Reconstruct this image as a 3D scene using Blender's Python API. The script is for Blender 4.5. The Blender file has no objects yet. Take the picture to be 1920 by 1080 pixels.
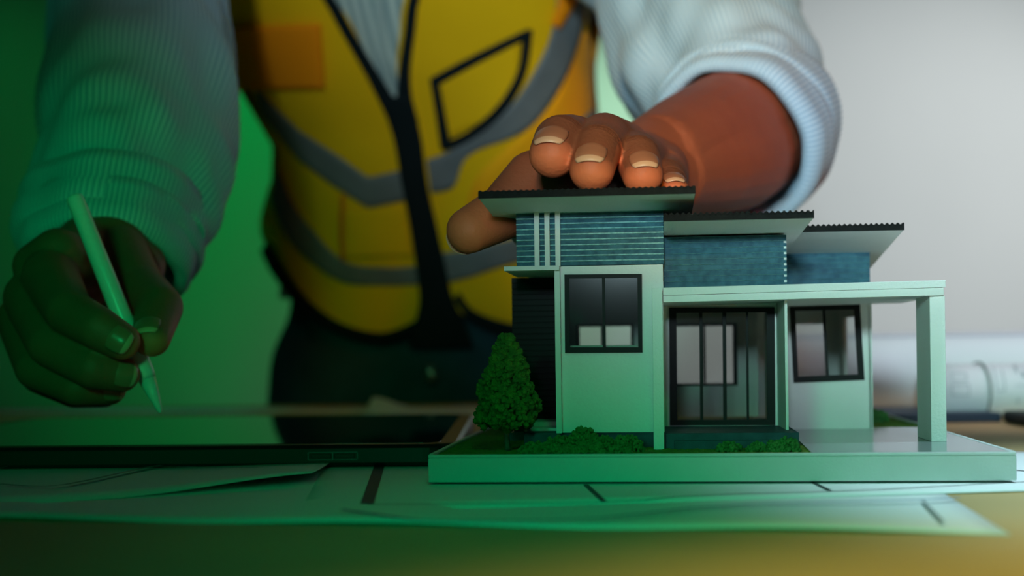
import bpy, bmesh, math, random
from mathutils import Vector, Matrix, noise
random.seed(7)
sc = bpy.context.scene
COL = sc.collection

# ------------------------------------------------------------------ camera
F_PX, ROLL, PY0, HC = 2667.0, 0.0129, 652.0, 0.056
CAM_O = Vector((0, 0, HC))
CR = Vector((math.cos(ROLL), 0, -math.sin(ROLL)))
CU = Vector((math.sin(ROLL), 0, math.cos(ROLL)))
CF = Vector((0, 1, 0))
cam_data = bpy.data.cameras.new('camera')
cam = bpy.data.objects.new('camera', cam_data)
COL.objects.link(cam)
m = Matrix.Identity(4)
for i in range(3):
    m[i][0], m[i][1], m[i][2], m[i][3] = CR[i], CU[i], -CF[i], CAM_O[i]
cam.matrix_world = m
cam_data.sensor_width = 36
cam_data.lens = F_PX / 1920 * 36
cam_data.shift_y = (PY0 - 540) / 1920
cam_data.clip_start = 0.02
cam_data.dof.use_dof = True
cam_data.dof.focus_distance = 0.63
cam_data.dof.aperture_fstop = 6.3
sc.camera = cam

# ------------------------------------------------------------------ world, light, exposure
w = bpy.data.worlds.new('world'); sc.world = w; w.use_nodes = True
w.node_tree.nodes['Background'].inputs[0].default_value = (0.25, 1.0, 0.75, 1)
w.node_tree.nodes['Background'].inputs[1].default_value = 0.004
sc.view_settings.view_transform = 'Standard'
sc.view_settings.look = 'None'
sc.view_settings.exposure = 0.0
sc.view_settings.gamma = 1.0
sc.view_settings.use_curve_mapping = False

def aim(o, loc, tgt):
    o.location = loc
    o.rotation_euler = (Vector(tgt) - Vector(loc)).to_track_quat('-Z', 'Y').to_euler()
def spot(name, loc, tgt, col, power, angle, blend, radius):
    l = bpy.data.lights.new(name, 'SPOT'); l.energy = power; l.color = col
    l.spot_size = math.radians(angle); l.spot_blend = blend; l.shadow_soft_size = radius
    o = bpy.data.objects.new(name, l); COL.objects.link(o); aim(o, loc, tgt); return o
def area(name, loc, tgt, col, power, sx, sy, spread=180):
    l = bpy.data.lights.new(name, 'AREA'); l.energy = power; l.color = col
    l.shape = 'RECTANGLE'; l.size = sx; l.size_y = sy; l.spread = math.radians(spread)
    o = bpy.data.objects.new(name, l); COL.objects.link(o); aim(o, loc, tgt); return o
WH = (1.0, 0.97, 0.97)
GR = (0.0, 1.0, 0.55)
ADDED_SPOTS = [  # unseen spots added to brighten areas and give the green cast at left
 ('house_fill', (-0.098, -0.585, 0.251), (0.410, 0.558, 0.760), 73.9, .524, .05),
 ('overhead_fill', (0.214, 0.51, 1.396), (0.383, 0.541, -0.1), 24.2, .674, .05),
 ('overhead_fill', (-0.013, 0.51, 1.336), (0.142, 0.30, 0.61), 31.9, .616, .05),
 ('front_fill', (-0.45, -1.10, 0.33), (0.10, 0.45, -0.01), 14, .8, .10),
 ('front_fill', (-0.35, -0.90, 0.70), (0.06, 0.52, 0.0), 24, 1.0, .10),
 ('table_fill', (-0.25, 0.0, 0.9), (-0.12, 0.48, 0.0), 50, 1.0, .08),
 ('wall_fill', (0.65, 2.0, 1.2), (0.17, 2.9, 0.40), 30, 1.0, .08),
 ('hand_fill', (-0.10, -0.80, 0.35), (-0.21, 0.76, 0.12), 16, 1.0, .08),
 ('wall_fill', (1.5, 1.6, 0.9), (0.78, 2.9, 0.26), 60, 1.0, .1),
 ('wall_fill', (-0.25, 2.1, 1.4), (-0.46, 2.9, 0.46), 44, 1.0, .1),
 ('vest_fill', (0.02, -0.30, 0.52), (0.15, 1.40, 0.22), 12, 1.0, .04),
 ('vest_fill', (-0.10, -0.35, 0.55), (-0.12, 1.38, 0.25), 18, 1.0, .04),
 ('roll_fill', (1.0, 0.70, 1.1), (0.45, 1.10, 0.0), 26, .7, .06),
 ('fingers_fill', (-0.05, -0.50, 0.38), (0.07, 0.62, 0.165), 8, 1.0, .02),
 ('arm_fill', (0.60, -0.20, 0.60), (0.16, 0.90, 0.20), 16, 1.0, .05),
 ('wall_fill', (-1.3, 1.9, 1.2), (-1.0, 2.9, 0.4), 44, 1.0, .08),
 ('paper_fill', (0.10, -0.35, 0.80), (0.06, 0.45, 0.0), 22, 1.0, .06),
 ('vest_fill', (0.14, -0.30, 0.55), (0.06, 1.42, 0.20), 10, 1.0, .04),
 ('back_table_fill', (-0.55, 0.95, 0.9), (-0.16, 1.38, 0.0), 40, 1.0, .05),
]
LCOL = [(55.4, 75.9, 82.6), (53.0, 76.8, 84.6), (46.1, 32.5, 6.6), (0.0, 26.1, 10.4), (0.0, 0.0, 0.0), (0.0, 0.0, 0.0), (25.2, 57.5, 33.4), (0.0, 19.6, 5.1), (62.4, 64.0, 62.6), (0.0, 22.8, 3.6), (34.0, 18.0, 0.5), (2.2, 0.0, 0.0), (30.5, 28.6, 32.0), (23.3, 12.3, 0.0), (9.8, 0.0, 0.0), (0.0, 4.4, 0.7), (0.0, 7.8, 1.8), (0.0, 6.0, 7.0), (0.0, 3.0, 1.5)]
for k_, ((nm, lo, tg, an, bl, ra), c_) in enumerate(zip(ADDED_SPOTS, LCOL)):
    e_ = max(c_)
    if e_ > 0: spot(nm, lo, tg, tuple(q / e_ for q in c_), e_, an, bl, ra)

# ------------------------------------------------------------------ helpers
def ray(px, py): return CF + CR * ((px - 960) / F_PX) + CU * ((PY0 - py) / F_PX)
def P(px, py, d): return CAM_O + ray(px, py) * d          # a real point d metres away
def Pz(px, py, z=0.0):
    v = ray(px, py); return CAM_O + v * ((z - HC) / v.z)

def smoothstep(a, b, x):
    t = max(0, min(1, (x - a) / (b - a))); return t * t * (3 - 2 * t)

def mat(name, col, rough=0.6, metal=0.0, spec=0.5, nscale=0, namt=0.0, bump=0.0, bscale=200, col2=None, coat=0.0, sheen=0.0):
    m = bpy.data.materials.new(name); m.use_nodes = True
    nt = m.node_tree; b = nt.nodes['Principled BSDF']
    b.inputs['Base Color'].default_value = (*col, 1)
    b.inputs['Roughness'].default_value = rough
    b.inputs['Metallic'].default_value = metal
    b.inputs['Specular IOR Level'].default_value = spec
    b.inputs['Coat Weight'].default_value = coat
    b.inputs['Sheen Weight'].default_value = sheen
    tc = nt.nodes.new('ShaderNodeTexCoord')
    if nscale:
        n = nt.nodes.new('ShaderNodeTexNoise'); n.inputs['Scale'].default_value = nscale
        n.inputs['Detail'].default_value = 4
        nt.links.new(tc.outputs['Object'], n.inputs['Vector'])
        mx = nt.nodes.new('ShaderNodeMix'); mx.data_type = 'RGBA'
        c2 = col2 or tuple(c * (1 - namt) for c in col)
        mx.inputs[6].default_value = (*col, 1); mx.inputs[7].default_value = (*c2, 1)
        rp = nt.nodes.new('ShaderNodeMapRange'); rp.inputs[1].default_value = .35; rp.inputs[2].default_value = .65
        nt.links.new(n.outputs['Fac'], rp.inputs[0]); nt.links.new(rp.outputs[0], mx.inputs[0])
        nt.links.new(mx.outputs[2], b.inputs['Base Color'])
    if bump:
        n = nt.nodes.new('ShaderNodeTexNoise'); n.inputs['Scale'].default_value = bscale
        n.inputs['Detail'].default_value = 5
        nt.links.new(tc.outputs['Object'], n.inputs['Vector'])
        bp = nt.nodes.new('ShaderNodeBump'); bp.inputs['Strength'].default_value = bump
        bp.inputs['Distance'].default_value = 0.001
        nt.links.new(n.outputs['Fac'], bp.inputs['Height']); nt.links.new(bp.outputs[0], b.inputs['Normal'])
    return m

def stripe_mat(name, ca, cb, count, duty=0.5, rough=0.8):
    """woven stripes running along the cloth (U goes round the tube)"""
    m = mat(name, ca, rough, spec=0.2, sheen=0.2); nt = m.node_tree; b = nt.nodes['Principled BSDF']
    uv = nt.nodes.new('ShaderNodeUVMap'); sx = nt.nodes.new('ShaderNodeSeparateXYZ')
    nt.links.new(uv.outputs[0], sx.inputs[0])
    mul = nt.nodes.new('ShaderNodeMath'); mul.operation = 'MULTIPLY'; mul.inputs[1].default_value = count * 2 * math.pi
    nt.links.new(sx.outputs[0], mul.inputs[0])
    sn = nt.nodes.new('ShaderNodeMath'); sn.operation = 'SINE'; nt.links.new(mul.outputs[0], sn.inputs[0])
    mr = nt.nodes.new('ShaderNodeMapRange'); mr.inputs[1].default_value = -0.5; mr.inputs[2].default_value = 0.5
    nt.links.new(sn.outputs[0], mr.inputs[0])
    mx = nt.nodes.new('ShaderNodeMix'); mx.data_type = 'RGBA'
    mx.inputs[6].default_value = (*ca, 1); mx.inputs[7].default_value = (*cb, 1)
    nt.links.new(mr.outputs[0], mx.inputs[0]); nt.links.new(mx.outputs[2], b.inputs['Base Color'])
    return m

def obj(name, verts, faces, mats, parent=None, smooth=False, midx=None, uvs=None):
    me = bpy.data.meshes.new(name); me.from_pydata([tuple(v) for v in verts], [], faces)
    for mm in (mats if isinstance(mats, (list, tuple)) else [mats]): me.materials.append(mm)
    if midx is not None: me.polygons.foreach_set('material_index', midx)
    if uvs is not None:
        ul = me.uv_layers.new(name='UVMap')
        for p in me.polygons:
            for li, u in zip(p.loop_indices, uvs[p.index]): ul.data[li].uv = u
    if smooth: me.polygons.foreach_set('use_smooth', [True] * len(me.polygons))
    me.update()
    o = bpy.data.objects.new(name, me); COL.objects.link(o)
    if parent: o.parent = parent
    return o
def empty(name, loc=(0, 0, 0), rotz=0.0):
    o = bpy.data.objects.new(name, None); COL.objects.link(o); o.location = loc; o.rotation_euler = (0, 0, rotz)
    o.empty_display_size = 0.02
    return o
def tag(o, label=None, cat=None, group=None, kind=None):
    if label: o['label'] = label
    if cat: o['category'] = cat
    if group: o['group'] = group
    if kind: o['kind'] = kind
    return o

class MB:
    """collects boxes, prisms and hexahedra into one mesh"""
    def __init__(s): s.v = []; s.f = []; s.m = []
    def box(s, x0, x1, y0, y1, z0, z1, mi=0):
        return s.hexa([(x0, y0, z0), (x1, y0, z0), (x1, y1, z0), (x0, y1, z0), (x0, y0, z1), (x1, y0, z1), (x1, y1, z1), (x0, y1, z1)], mi)
    def hexa(s, p, mi=0):
        b = len(s.v); s.v += [tuple(q) for q in p]
        for q in ((3, 2, 1, 0), (4, 5, 6, 7), (0, 1, 5, 4), (1, 2, 6, 5), (2, 3, 7, 6), (3, 0, 4, 7)):
            s.f.append(tuple(b + i for i in q)); s.m.append(mi)
        return s
    def prism(s, prof, x0, x1, mis=None):
        """profile of (y,z), extruded along x"""
        b = len(s.v); n = len(prof)
        for x in (x0, x1): s.v += [(x, y, z) for y, z in prof]
        for i in range(n):
            j = (i + 1) % n
            s.f.append((b + i, b + j, b + n + j, b + n + i)); s.m.append(mis[i] if mis else 0)
        s.f.append(tuple(b + i for i in reversed(range(n)))); s.m.append(0)
        s.f.append(tuple(b + n + i for i in range(n))); s.m.append(0)
        return s
    def build(s, name, mats, parent=None, bevel=0.0, smooth=False, scale=1.0):
        o = obj(name, [tuple(c * scale for c in v) for v in s.v], s.f, mats, parent, smooth, s.m)
        if bevel:
            bv = o.modifiers.new('bevel', 'BEVEL'); bv.width = bevel; bv.segments = 2; bv.limit_method = 'ANGLE'
        return o

def loft(rings, closed=True, cap=False, vlen=None):
    n = len(rings[0]); v = [p for r in rings for p in r]; f = []; uv = []
    K = len(rings)
    for k in range(K - 1):
        for i in range(n if closed else n - 1):
            j = (i + 1) % n
            f.append((k * n + i, k * n + j, (k + 1) * n + j, (k + 1) * n + i))
            u0, u1 = i / n, (i + 1) / n
            uv.append(((u0, k / K), (u1, k / K), (u1, (k + 1) / K), (u0, (k + 1) / K)))
    if cap:
        f.append(tuple(reversed(range(n)))); uv.append([(0, 0)] * n)
        f.append(tuple((K - 1) * n + i for i in range(n))); uv.append([(0, 0)] * n)
    return v, f, uv

def catmull(pts, n):
    """resample control tuples (any dimension) smoothly"""
    out = []; K = len(pts)
    for i in range(n):
        t = i / (n - 1) * (K - 1); k = min(int(t), K - 2); u = t - k
        p0, p1, p2, p3 = pts[max(k - 1, 0)], pts[k], pts[k + 1], pts[min(k + 2, K - 1)]
        out.append(tuple(0.5 * ((2 * b) + (-a + c) * u + (2 * a - 5 * b + 4 * c - d) * u * u + (-a + 3 * b - 3 * c + d) * u ** 3)
                         for a, b, c, d in zip(p0, p1, p2, p3)))
    return out

def tube(path, radii, nseg=16, n=24, wob=None):
    """rings round a smooth path; radii may be numbers or (ra, rb)"""
    ctl = [tuple(p) + (tuple(r) if isinstance(r, (tuple, list)) else (r, r)) for p, r in zip(path, radii)]
    cs = catmull(ctl, n); pts = [Vector(c[:3]) for c in cs]
    rings = []; up = None
    for k, c in enumerate(cs):
        t = (pts[min(k + 1, n - 1)] - pts[max(k - 1, 0)]).normalized()
        if up is None: up = Vector((0, 0, 1)) if abs(t.z) < .9 else Vector((0, 1, 0))
        a = up - t * up.dot(t); a.normalize(); b = t.cross(a); up = a
        ring = []
        for i in range(nseg):
            th = 2 * math.pi * i / nseg
            dr = wob(k / (n - 1), th) if wob else 0
            ring.append(pts[k] + a * math.cos(th) * (c[3] + dr) + b * math.sin(th) * (c[4] + dr))
        rings.append(ring)
    return rings

def blob_mesh(balls, voxel, smooth_it=6):
    """balls: (centre, rx, ry, rz, rot) or (centre, r); unioned to one skin by voxel remesh. Returns a mesh."""
    bm = bmesh.new()
    base = bmesh.new(); bmesh.ops.create_icosphere(base, subdivisions=3, radius=1)
    bv = [v.co.copy() for v in base.verts]; bf = [[v.index for v in f.verts] for f in base.faces]; base.free()
    vs = []; fs = []
    for b in balls:
        c = Vector(b[0]); o = len(vs)
        if len(b) == 2:
            vs += [c + v * b[1] for v in bv]
        else:
            R = b[2]; vs += [c + R @ Vector((v.x * b[1][0], v.y * b[1][1], v.z * b[1][2])) for v in bv]
        fs += [[o + i for i in f] for f in bf]
    bm.free()
    me = bpy.data.meshes.new('tmp'); me.from_pydata([tuple(v) for v in vs], [], fs)
    o = bpy.data.objects.new('tmp', me); COL.objects.link(o)
    r = o.modifiers.new('r', 'REMESH'); r.mode = 'VOXEL'; r.voxel_size = voxel
    if smooth_it:
        s = o.modifiers.new('s', 'SMOOTH'); s.factor = 0.6; s.iterations = smooth_it
    dg = bpy.context.evaluated_depsgraph_get(); dg.update()
    me2 = bpy.data.meshes.new_from_object(o.evaluated_get(dg))
    bpy.data.objects.remove(o); bpy.data.meshes.remove(me)
    return me2
def chain(pts, dens=0.28):
    """pts: [(Vector, r)...] -> dense balls, straight tapered segments"""
    out = []
    for (a, ra), (b, rb) in zip(pts, pts[1:]):
        L = (b - a).length; n = max(2, int(L / (dens * min(ra, rb))))
        for i in range(n + 1):
            t = i / n; out.append((a.lerp(b, t), ra + (rb - ra) * t))
    return out

# ------------------------------------------------------------------ materials
M = {}
M['wall'] = mat('wall_paint', (0.80, 0.80, 0.80), 0.9, nscale=3, namt=.03, bump=.1, bscale=300)
M['floor'] = mat('floor_grey', (0.35, 0.33, 0.30), 0.6, nscale=5, namt=.1)
M['white'] = mat('model_white_board', (0.86, 0.87, 0.86), 0.62, spec=.3, nscale=60, namt=.03, bump=.25, bscale=900)
M['black'] = mat('black_plastic', (0.012, 0.012, 0.013), 0.5, spec=.12)
M['base'] = mat('base_grey_white', (0.56, 0.59, 0.59), 0.65, spec=.25, nscale=60, namt=.04, bump=.25, bscale=900)
M['roofblack'] = mat('roof_black', (0.013, 0.013, 0.013), 0.75, spec=.15, nscale=400, namt=.3, bump=.4, bscale=900)
M['siding'] = mat('siding_blue', (0.055, 0.17, 0.23), 0.6, spec=.2, nscale=300, col2=(0.03, 0.10, 0.15), bump=.3, bscale=800)
M['sidinglip'] = mat('siding_lip_pale', (0.30, 0.60, 0.62), 0.6, nscale=500, col2=(0.16, 0.38, 0.42), bump=.4, bscale=1200)
M['slatblack'] = mat('slat_black', (0.022, 0.022, 0.024), 0.6, spec=.15)
M['plinth'] = mat('plinth_slate_blue', (0.035, 0.09, 0.13), 0.55, spec=.2, nscale=200, namt=.3)
M['slab'] = mat('slab_grey_gloss', (0.20, 0.24, 0.25), 0.16, spec=.35, nscale=400, namt=.15)
M['grass'] = mat('flock_grass', (0.13, 0.22, 0.015), 0.95, nscale=300, col2=(0.07, 0.15, 0.01), bump=1.0, bscale=1200)
M['foliage'] = mat('foam_foliage', (0.035, 0.13, 0.018), 0.9, nscale=250, col2=(0.09, 0.22, 0.02), bump=1.0, bscale=900)
M['bush'] = mat('foam_bush', (0.03, 0.16, 0.03), 0.95, nscale=300, col2=(0.06, 0.24, 0.05), bump=1.0, bscale=900)
M['trunk'] = mat('trunk_brown', (0.30, 0.11, 0.07), 0.8, nscale=300, namt=.4, bump=.5, bscale=800)
M['table'] = mat('table_tan_wood', (0.56, 0.40, 0.19), 0.6, spec=.25, nscale=6, col2=(0.48, 0.33, 0.15))
M['paper'] = mat('paper', (0.84, 0.87, 0.89), 0.8, nscale=8, namt=.03)
M['ink'] = mat('printed_ink', (0.03, 0.035, 0.045), 0.7)
M['inkblue'] = mat('printed_ink_blue', (0.10, 0.20, 0.34), 0.7)
M['inkgrey'] = mat('printed_ink_grey', (0.32, 0.35, 0.38), 0.7)
M['navy'] = mat('navy_cover', (0.012, 0.03, 0.06), 0.5)
M['screen'] = mat('screen_glass', (0.004, 0.004, 0.005), 0.04, spec=.9)
M['tabletbody'] = mat('tablet_case_black', (0.01, 0.01, 0.011), 0.4)
M['chrome'] = mat('button_edge', (0.25, 0.27, 0.28), 0.3, metal=.8)
M['stylus'] = mat('stylus_white', (0.82, 0.85, 0.84), 0.25)
M['vest'] = mat('vest_orange_fabric', (1.0, 0.36, 0.004), 0.8, spec=.15, nscale=9, col2=(0.93, 0.42, 0.004), bump=.3, bscale=900, sheen=.1)
M['vestyellow'] = mat('vest_yellow_fabric', (0.92, 0.52, 0.004), 0.8, spec=.15, nscale=9, namt=.06, bump=.3, bscale=900)
M['vestpocket'] = mat('vest_pocket_fabric', (1.0, 0.30, 0.004), 0.8, spec=.15, bump=.3, bscale=900)
M['vestseam'] = mat('vest_seam', (0.8, 0.13, 0.004), 0.8)
M['band'] = mat('reflective_grey_band', (0.16, 0.18, 0.19), 0.55, spec=.4, nscale=40, namt=.15)
M['tape'] = mat('black_trim_tape', (0.005, 0.011, 0.013), 0.8, spec=.15)
M['jeans'] = mat('jeans_denim', (0.008, 0.055, 0.085), 0.9, nscale=30, namt=.25, bump=.5, bscale=900)
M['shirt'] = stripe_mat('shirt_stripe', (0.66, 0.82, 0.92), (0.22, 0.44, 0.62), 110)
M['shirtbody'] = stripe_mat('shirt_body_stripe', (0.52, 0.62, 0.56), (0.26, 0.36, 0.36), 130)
M['nail'] = mat('fingernail', (0.50, 0.18, 0.095), 0.30, spec=.5)
M['nailedge'] = mat('fingernail_free_edge', (0.85, 0.45, 0.27), 0.35)
M['hair'] = mat('hair_black', (0.012, 0.01, 0.009), 0.7, bump=.8, bscale=300)
M['shoe'] = mat('shoe_leather', (0.03, 0.02, 0.015), 0.4)
M['eye'] = mat('eye_white', (0.8, 0.78, 0.74), 0.2)
M['band_rubber'] = mat('rubber_band', (0.03, 0.05, 0.03), 0.6)

def skin_mat():
    m = mat('skin', (0.5, 0.12, 0.05), 0.55, spec=.3, bump=.3, bscale=600)
    nt = m.node_tree; b = nt.nodes['Principled BSDF']
    at = nt.nodes.new('ShaderNodeAttribute'); at.attribute_name = 'tone'
    n = nt.nodes.new('ShaderNodeTexNoise'); n.inputs['Scale'].default_value = 45; n.inputs['Detail'].default_value = 4
    tc = nt.nodes.new('ShaderNodeTexCoord'); nt.links.new(tc.outputs['Object'], n.inputs['Vector'])
    m1 = nt.nodes.new('ShaderNodeMix'); m1.data_type = 'RGBA'
    m1.inputs[6].default_value = (0.50, 0.135, 0.062, 1); m1.inputs[7].default_value = (0.36, 0.090, 0.042, 1)
    nt.links.new(n.outputs['Fac'], m1.inputs[0])
    m2 = nt.nodes.new('ShaderNodeMix'); m2.data_type = 'RGBA'; m2.inputs[7].default_value = (0.90, 0.21, 0.085, 1)
    nt.links.new(m1.outputs[2], m2.inputs[6]); nt.links.new(at.outputs['Fac'], m2.inputs[0])
    neg = nt.nodes.new('ShaderNodeMath'); neg.operation = 'MULTIPLY'; neg.inputs[1].default_value = -1; neg.use_clamp = True
    nt.links.new(at.outputs['Fac'], neg.inputs[0]); m2.clamp_factor = True
    m3 = nt.nodes.new('ShaderNodeMix'); m3.data_type = 'RGBA'; m3.inputs[7].default_value = (0.20, 0.070, 0.036, 1)
    nt.links.new(m2.outputs[2], m3.inputs[6]); nt.links.new(neg.outputs[0], m3.inputs[0])
    nt.links.new(m3.outputs[2], b.inputs['Base Color'])
    b.inputs['Subsurface Weight'].default_value = 0.08
    b.inputs['Subsurface Radius'].default_value = (0.006, 0.002, 0.001)
    b.inputs['Subsurface Scale'].default_value = 0.5
    return m
M['skin'] = skin_mat()

def glass_mat():
    m = bpy.data.materials.new('clear_pane'); m.use_nodes = True; nt = m.node_tree
    for n in list(nt.nodes): nt.nodes.remove(n)
    out = nt.nodes.new('ShaderNodeOutputMaterial'); tr = nt.nodes.new('ShaderNodeBsdfTransparent')
    tr.inputs[0].default_value = (0.80, 0.83, 0.82, 1)
    gl = nt.nodes.new('ShaderNodeBsdfGlossy'); gl.inputs['Roughness'].default_value = 0.08
    mx = nt.nodes.new('ShaderNodeMixShader'); mx.inputs[0].default_value = 0.05
    nt.links.new(tr.outputs[0], mx.inputs[1]); nt.links.new(gl.outputs[0], mx.inputs[2]); nt.links.new(mx.outputs[0], out.inputs[0])
    return m
M['glass'] = glass_mat()

# ------------------------------------------------------------------ setting
o = MB().box(-3, 3, -2.2, 2.9, -0.80, -0.76).build('floor', M['floor']); tag(o, kind='structure')
o = MB().box(-3, 3, 2.9, 3.0, -0.80, 2.0).build('wall_back', M['wall']); tag(o, kind='structure')
def cyl_v(r, segs=28): return [(r * math.cos(2 * math.pi * i / segs), r * math.sin(2 * math.pi * i / segs)) for i in range(segs)]

TZ = -0.0016
tb = empty('table', (0, 0.87, -0.76)); tag(tb, 'wide tan wooden table the man leans over', 'table')
MB().box(-1.1, 1.1, -0.68, 0.635, 0.735, 0.76 + TZ).build('table_top', M['table'], tb, bevel=0.003)
for sx in (-1, 1):
    for yy in (-0.60, 0.56):
        MB().box(sx * 1.0 - .03, sx * 1.0 + .03, yy - .03, yy + .03, 0, .735).build('leg', M['table'], tb, bevel=.003)

# ------------------------------------------------------------------ paper sheets with printed plan lines
def sheet(name, corners, zf, label, nx=40, ny=14, group=None):
    """corners in world xy: front-left, front-right, back-right, back-left; zf(u,v,x,y)->height"""
    a, b, c, d = [Vector((p[0], p[1], 0)) for p in corners]
    v = []; f = []
    def pos(u, w):
        p = (a.lerp(b, u)).lerp(d.lerp(c, u), w); return Vector((p.x, p.y, zf(u, w)))
    for j in range(ny + 1):
        for i in range(nx + 1): v.append(pos(i / nx, j / ny))
    for j in range(ny):
        for i in range(nx):
            k = j * (nx + 1) + i; f.append((k, k + 1, k + nx + 2, k + nx + 1))
    o = obj(name, v, f, M['paper'], None, True)
    s = o.modifiers.new('t', 'SOLIDIFY'); s.thickness = 0.00015; s.offset = -1
    tag(o, label, 'paper', group)
    return o, pos
def print_line(parent, pts, width, m, z):
    """flat printed stroke on the paper: pts on the table plane"""
    v = []; f = []; n = len(pts)
    for k, p in enumerate(pts):
        q0 = Vector(pts[max(0, k - 1)]); q1 = Vector(pts[min(n - 1, k + 1)])
        t = (q1 - q0); t.z = 0; t.normalize(); nn = Vector((-t.y, t.x, 0)) * width / 2
        p = Vector(p); v += [p + nn, p - nn]
    for k in range(n - 1): f.append((2 * k, 2 * k + 1, 2 * k + 3, 2 * k + 2))
    v = [Vector((q.x, q.y, z)) for q in v]
    return obj('printed_line', v, f, m, parent)
def seg(pxs, z=0.0, n=12):
    c = catmull(pxs, n) if len(pxs) > 2 else [tuple(pxs[0][i] + (pxs[1][i] - pxs[0][i]) * k / (n - 1) for i in (0, 1)) for k in range(n)]
    return [Pz(x, y, z) for x, y in c]

# big sheet in front (under the others)
ZA = TZ + 0.0002
ca = [Pz(-140, 966), Pz(1895, 994), Pz(1700, 875), Pz(-60, 840)]
sa, _ = sheet('paper_sheet', ca, lambda u, w: ZA + 0.0012 * (1 - w) ** 3 * (0.5 + 0.5 * math.sin(u * 17)) , 'large plan sheet lowest and nearest to the front edge of the table')
for pts, wd, mm in [([(820, 976), (1100, 973), (1350, 948), (1700, 938), (1800, 933)], .0022, M['inkblue']),
                    ([(1730, 938), (1768, 978)], .0012, M['inkgrey']),
                    ([(640, 955), (760, 972), (820, 976)], .0022, M['inkblue'])]:
    print_line(sa, seg(pts), wd, mm, ZA + 0.0015)
# sheet under the model, runs right
ZB = TZ + 0.0006
cb = [Pz(560, 957), Pz(2020, 912), Pz(2020, 846), Pz(640, 810)]
sb, _ = sheet('paper_sheet', cb, lambda u, w: ZB, 'plan sheet with thick black bars lying right under the white model base')
for pts, wd, mm in [([(712, 868), (688, 941)], .0050, M['ink']),
                    ([(688, 942), (1130, 938), (1300, 925), (1600, 916), (1850, 903), (1990, 896)], .0012, M['ink']),
                    ([(1098, 905), (1132, 936)], .0022, M['ink']),
                    ([(1522, 900), (1556, 916)], .0018, M['ink']),
                    ([(1880, 876), (1990, 885)], .0020, M['ink'])]:
    print_line(sb, seg(pts), wd, mm, ZB + 0.0003)
# left sheet with curled tip
ZC = TZ + 0.0009
cc = [Pz(-160, 955), Pz(585, 888, .004), Pz(690, 800), Pz(-120, 800)]
def zc(u, w): return ZC + 0.005 * smoothstep(.45, 1, u) * (1 - w) ** 4
sl, _ = sheet('paper_sheet', cc, zc, 'plan sheet under the tablet with its right front corner curled up')
for pts, wd, mm in [([(0, 911), (110, 914), (285, 878), (380, 870)], .0030, M['inkgrey']),
                    ([(285, 878), (545, 880), (560, 872)], .0018, M['inkgrey']),
                    ([(-20, 884), (70, 868)], .0012, M['inkgrey'])]:
    print_line(sl, seg(pts), wd, mm, ZC + 0.0016)
# sheet behind the tablet, near the far edge
cd = [Pz(-100, 770), Pz(905, 772), Pz(960, 760), Pz(-60, 767)]
sd, _ = sheet('paper_sheet', cd, lambda u, w: TZ + .0003, 'white sheet lying behind the tablet along the far table edge')
ce = [Pz(680, 775), Pz(925, 778), Pz(940, 762), Pz(700, 764)]
se, _ = sheet('paper_sheet', ce, lambda u, w: TZ + 0.0008 + .011 * smoothstep(.35, 0, u) * smoothstep(0, 1, w), 'small white sheet with a raised corner behind the right end of the tablet')
for pts in ([(640, 762.5), (700, 762)],):
    pass

# ------------------------------------------------------------------ model house
HO = Vector((-0.03576, 0.59514, 0)); HA = -math.atan(270 / 2667)
house = empty('model_house', HO, HA)
tag(house, 'white and blue scale model of a one-storey house with black roofs on a white base', 'model house')
def hb(name, mats, parent=house, bevel=0.0, boxes=(), label=None):
    b = MB()
    for q in boxes: b.box(*q)
    o = b.build(name, mats, parent, bevel * .001, scale=.001)
    if label: o['label'] = label
    return o
W = M['white']
# base tray: body, thin rim left/right/back
hb('base', M['base'], bevel=.5, boxes=[(0, 239, 0, 330, 0, 10.2), (0, 239, 0, 2.2, 10.2, 11.6), (0, 2.2, 2.2, 330, 10.2, 11.9), (236.8, 239, 2.2, 330, 10.2, 11.9), (2.2, 236.8, 327.8, 330, 10.2, 11.9)])
# grass, with fine uneven relief
def relief(name, x0, x1, y0, y1, z, step, amp, m, parent):
    nx, ny = int((x1 - x0) / step), int((y1 - y0) / step); v = []; f = []
    for j in range(ny + 1):
        for i in range(nx + 1):
            x = x0 + (x1 - x0) * i / nx; y = y0 + (y1 - y0) * j / ny
            v.append((x * .001, y * .001, (z + amp * random.random()) * .001))
    for j in range(ny):
        for i in range(nx):
            k = j * (nx + 1) + i; f.append((k, k + 1, k + nx + 2, k + nx + 1))
    return obj(name, v, f, m, parent)
g = relief('grass', 2.2, 159.5, 2.2, 327.8, 10.3, 1.3, .9, M['grass'], house); g['kind'] = 'stuff'
g2 = relief('grass', 159.5, 236.8, 176, 327.8, 10.3, 1.6, .9, M['grass'], house); g2['kind'] = 'stuff'
# carport slab
b = MB(); b.hexa([(158.2, 2.3, 10.2), (236.7, 2.3, 10.2), (236.7, 176, 10.2), (163.5, 176, 10.2), (158.2, 2.3, 11.65), (236.7, 2.3, 11.65), (236.7, 176, 11.65), (163.5, 176, 11.65)])
b.build('carport_slab', M['slab'], house, scale=.001)
# plinth and porch platform
hb('plinth', M['plinth'], bevel=.2, boxes=[(36, 98.5, 47, 230, 10.3, 17.8), (23, 36, 98, 230, 10.3, 15)])
hb('porch_platform', M['plinth'], bevel=.2, boxes=[(99, 157, 40, 165, 10.3, 17.5), (103, 155, 36.5, 40, 10.3, 14.5)])
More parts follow.
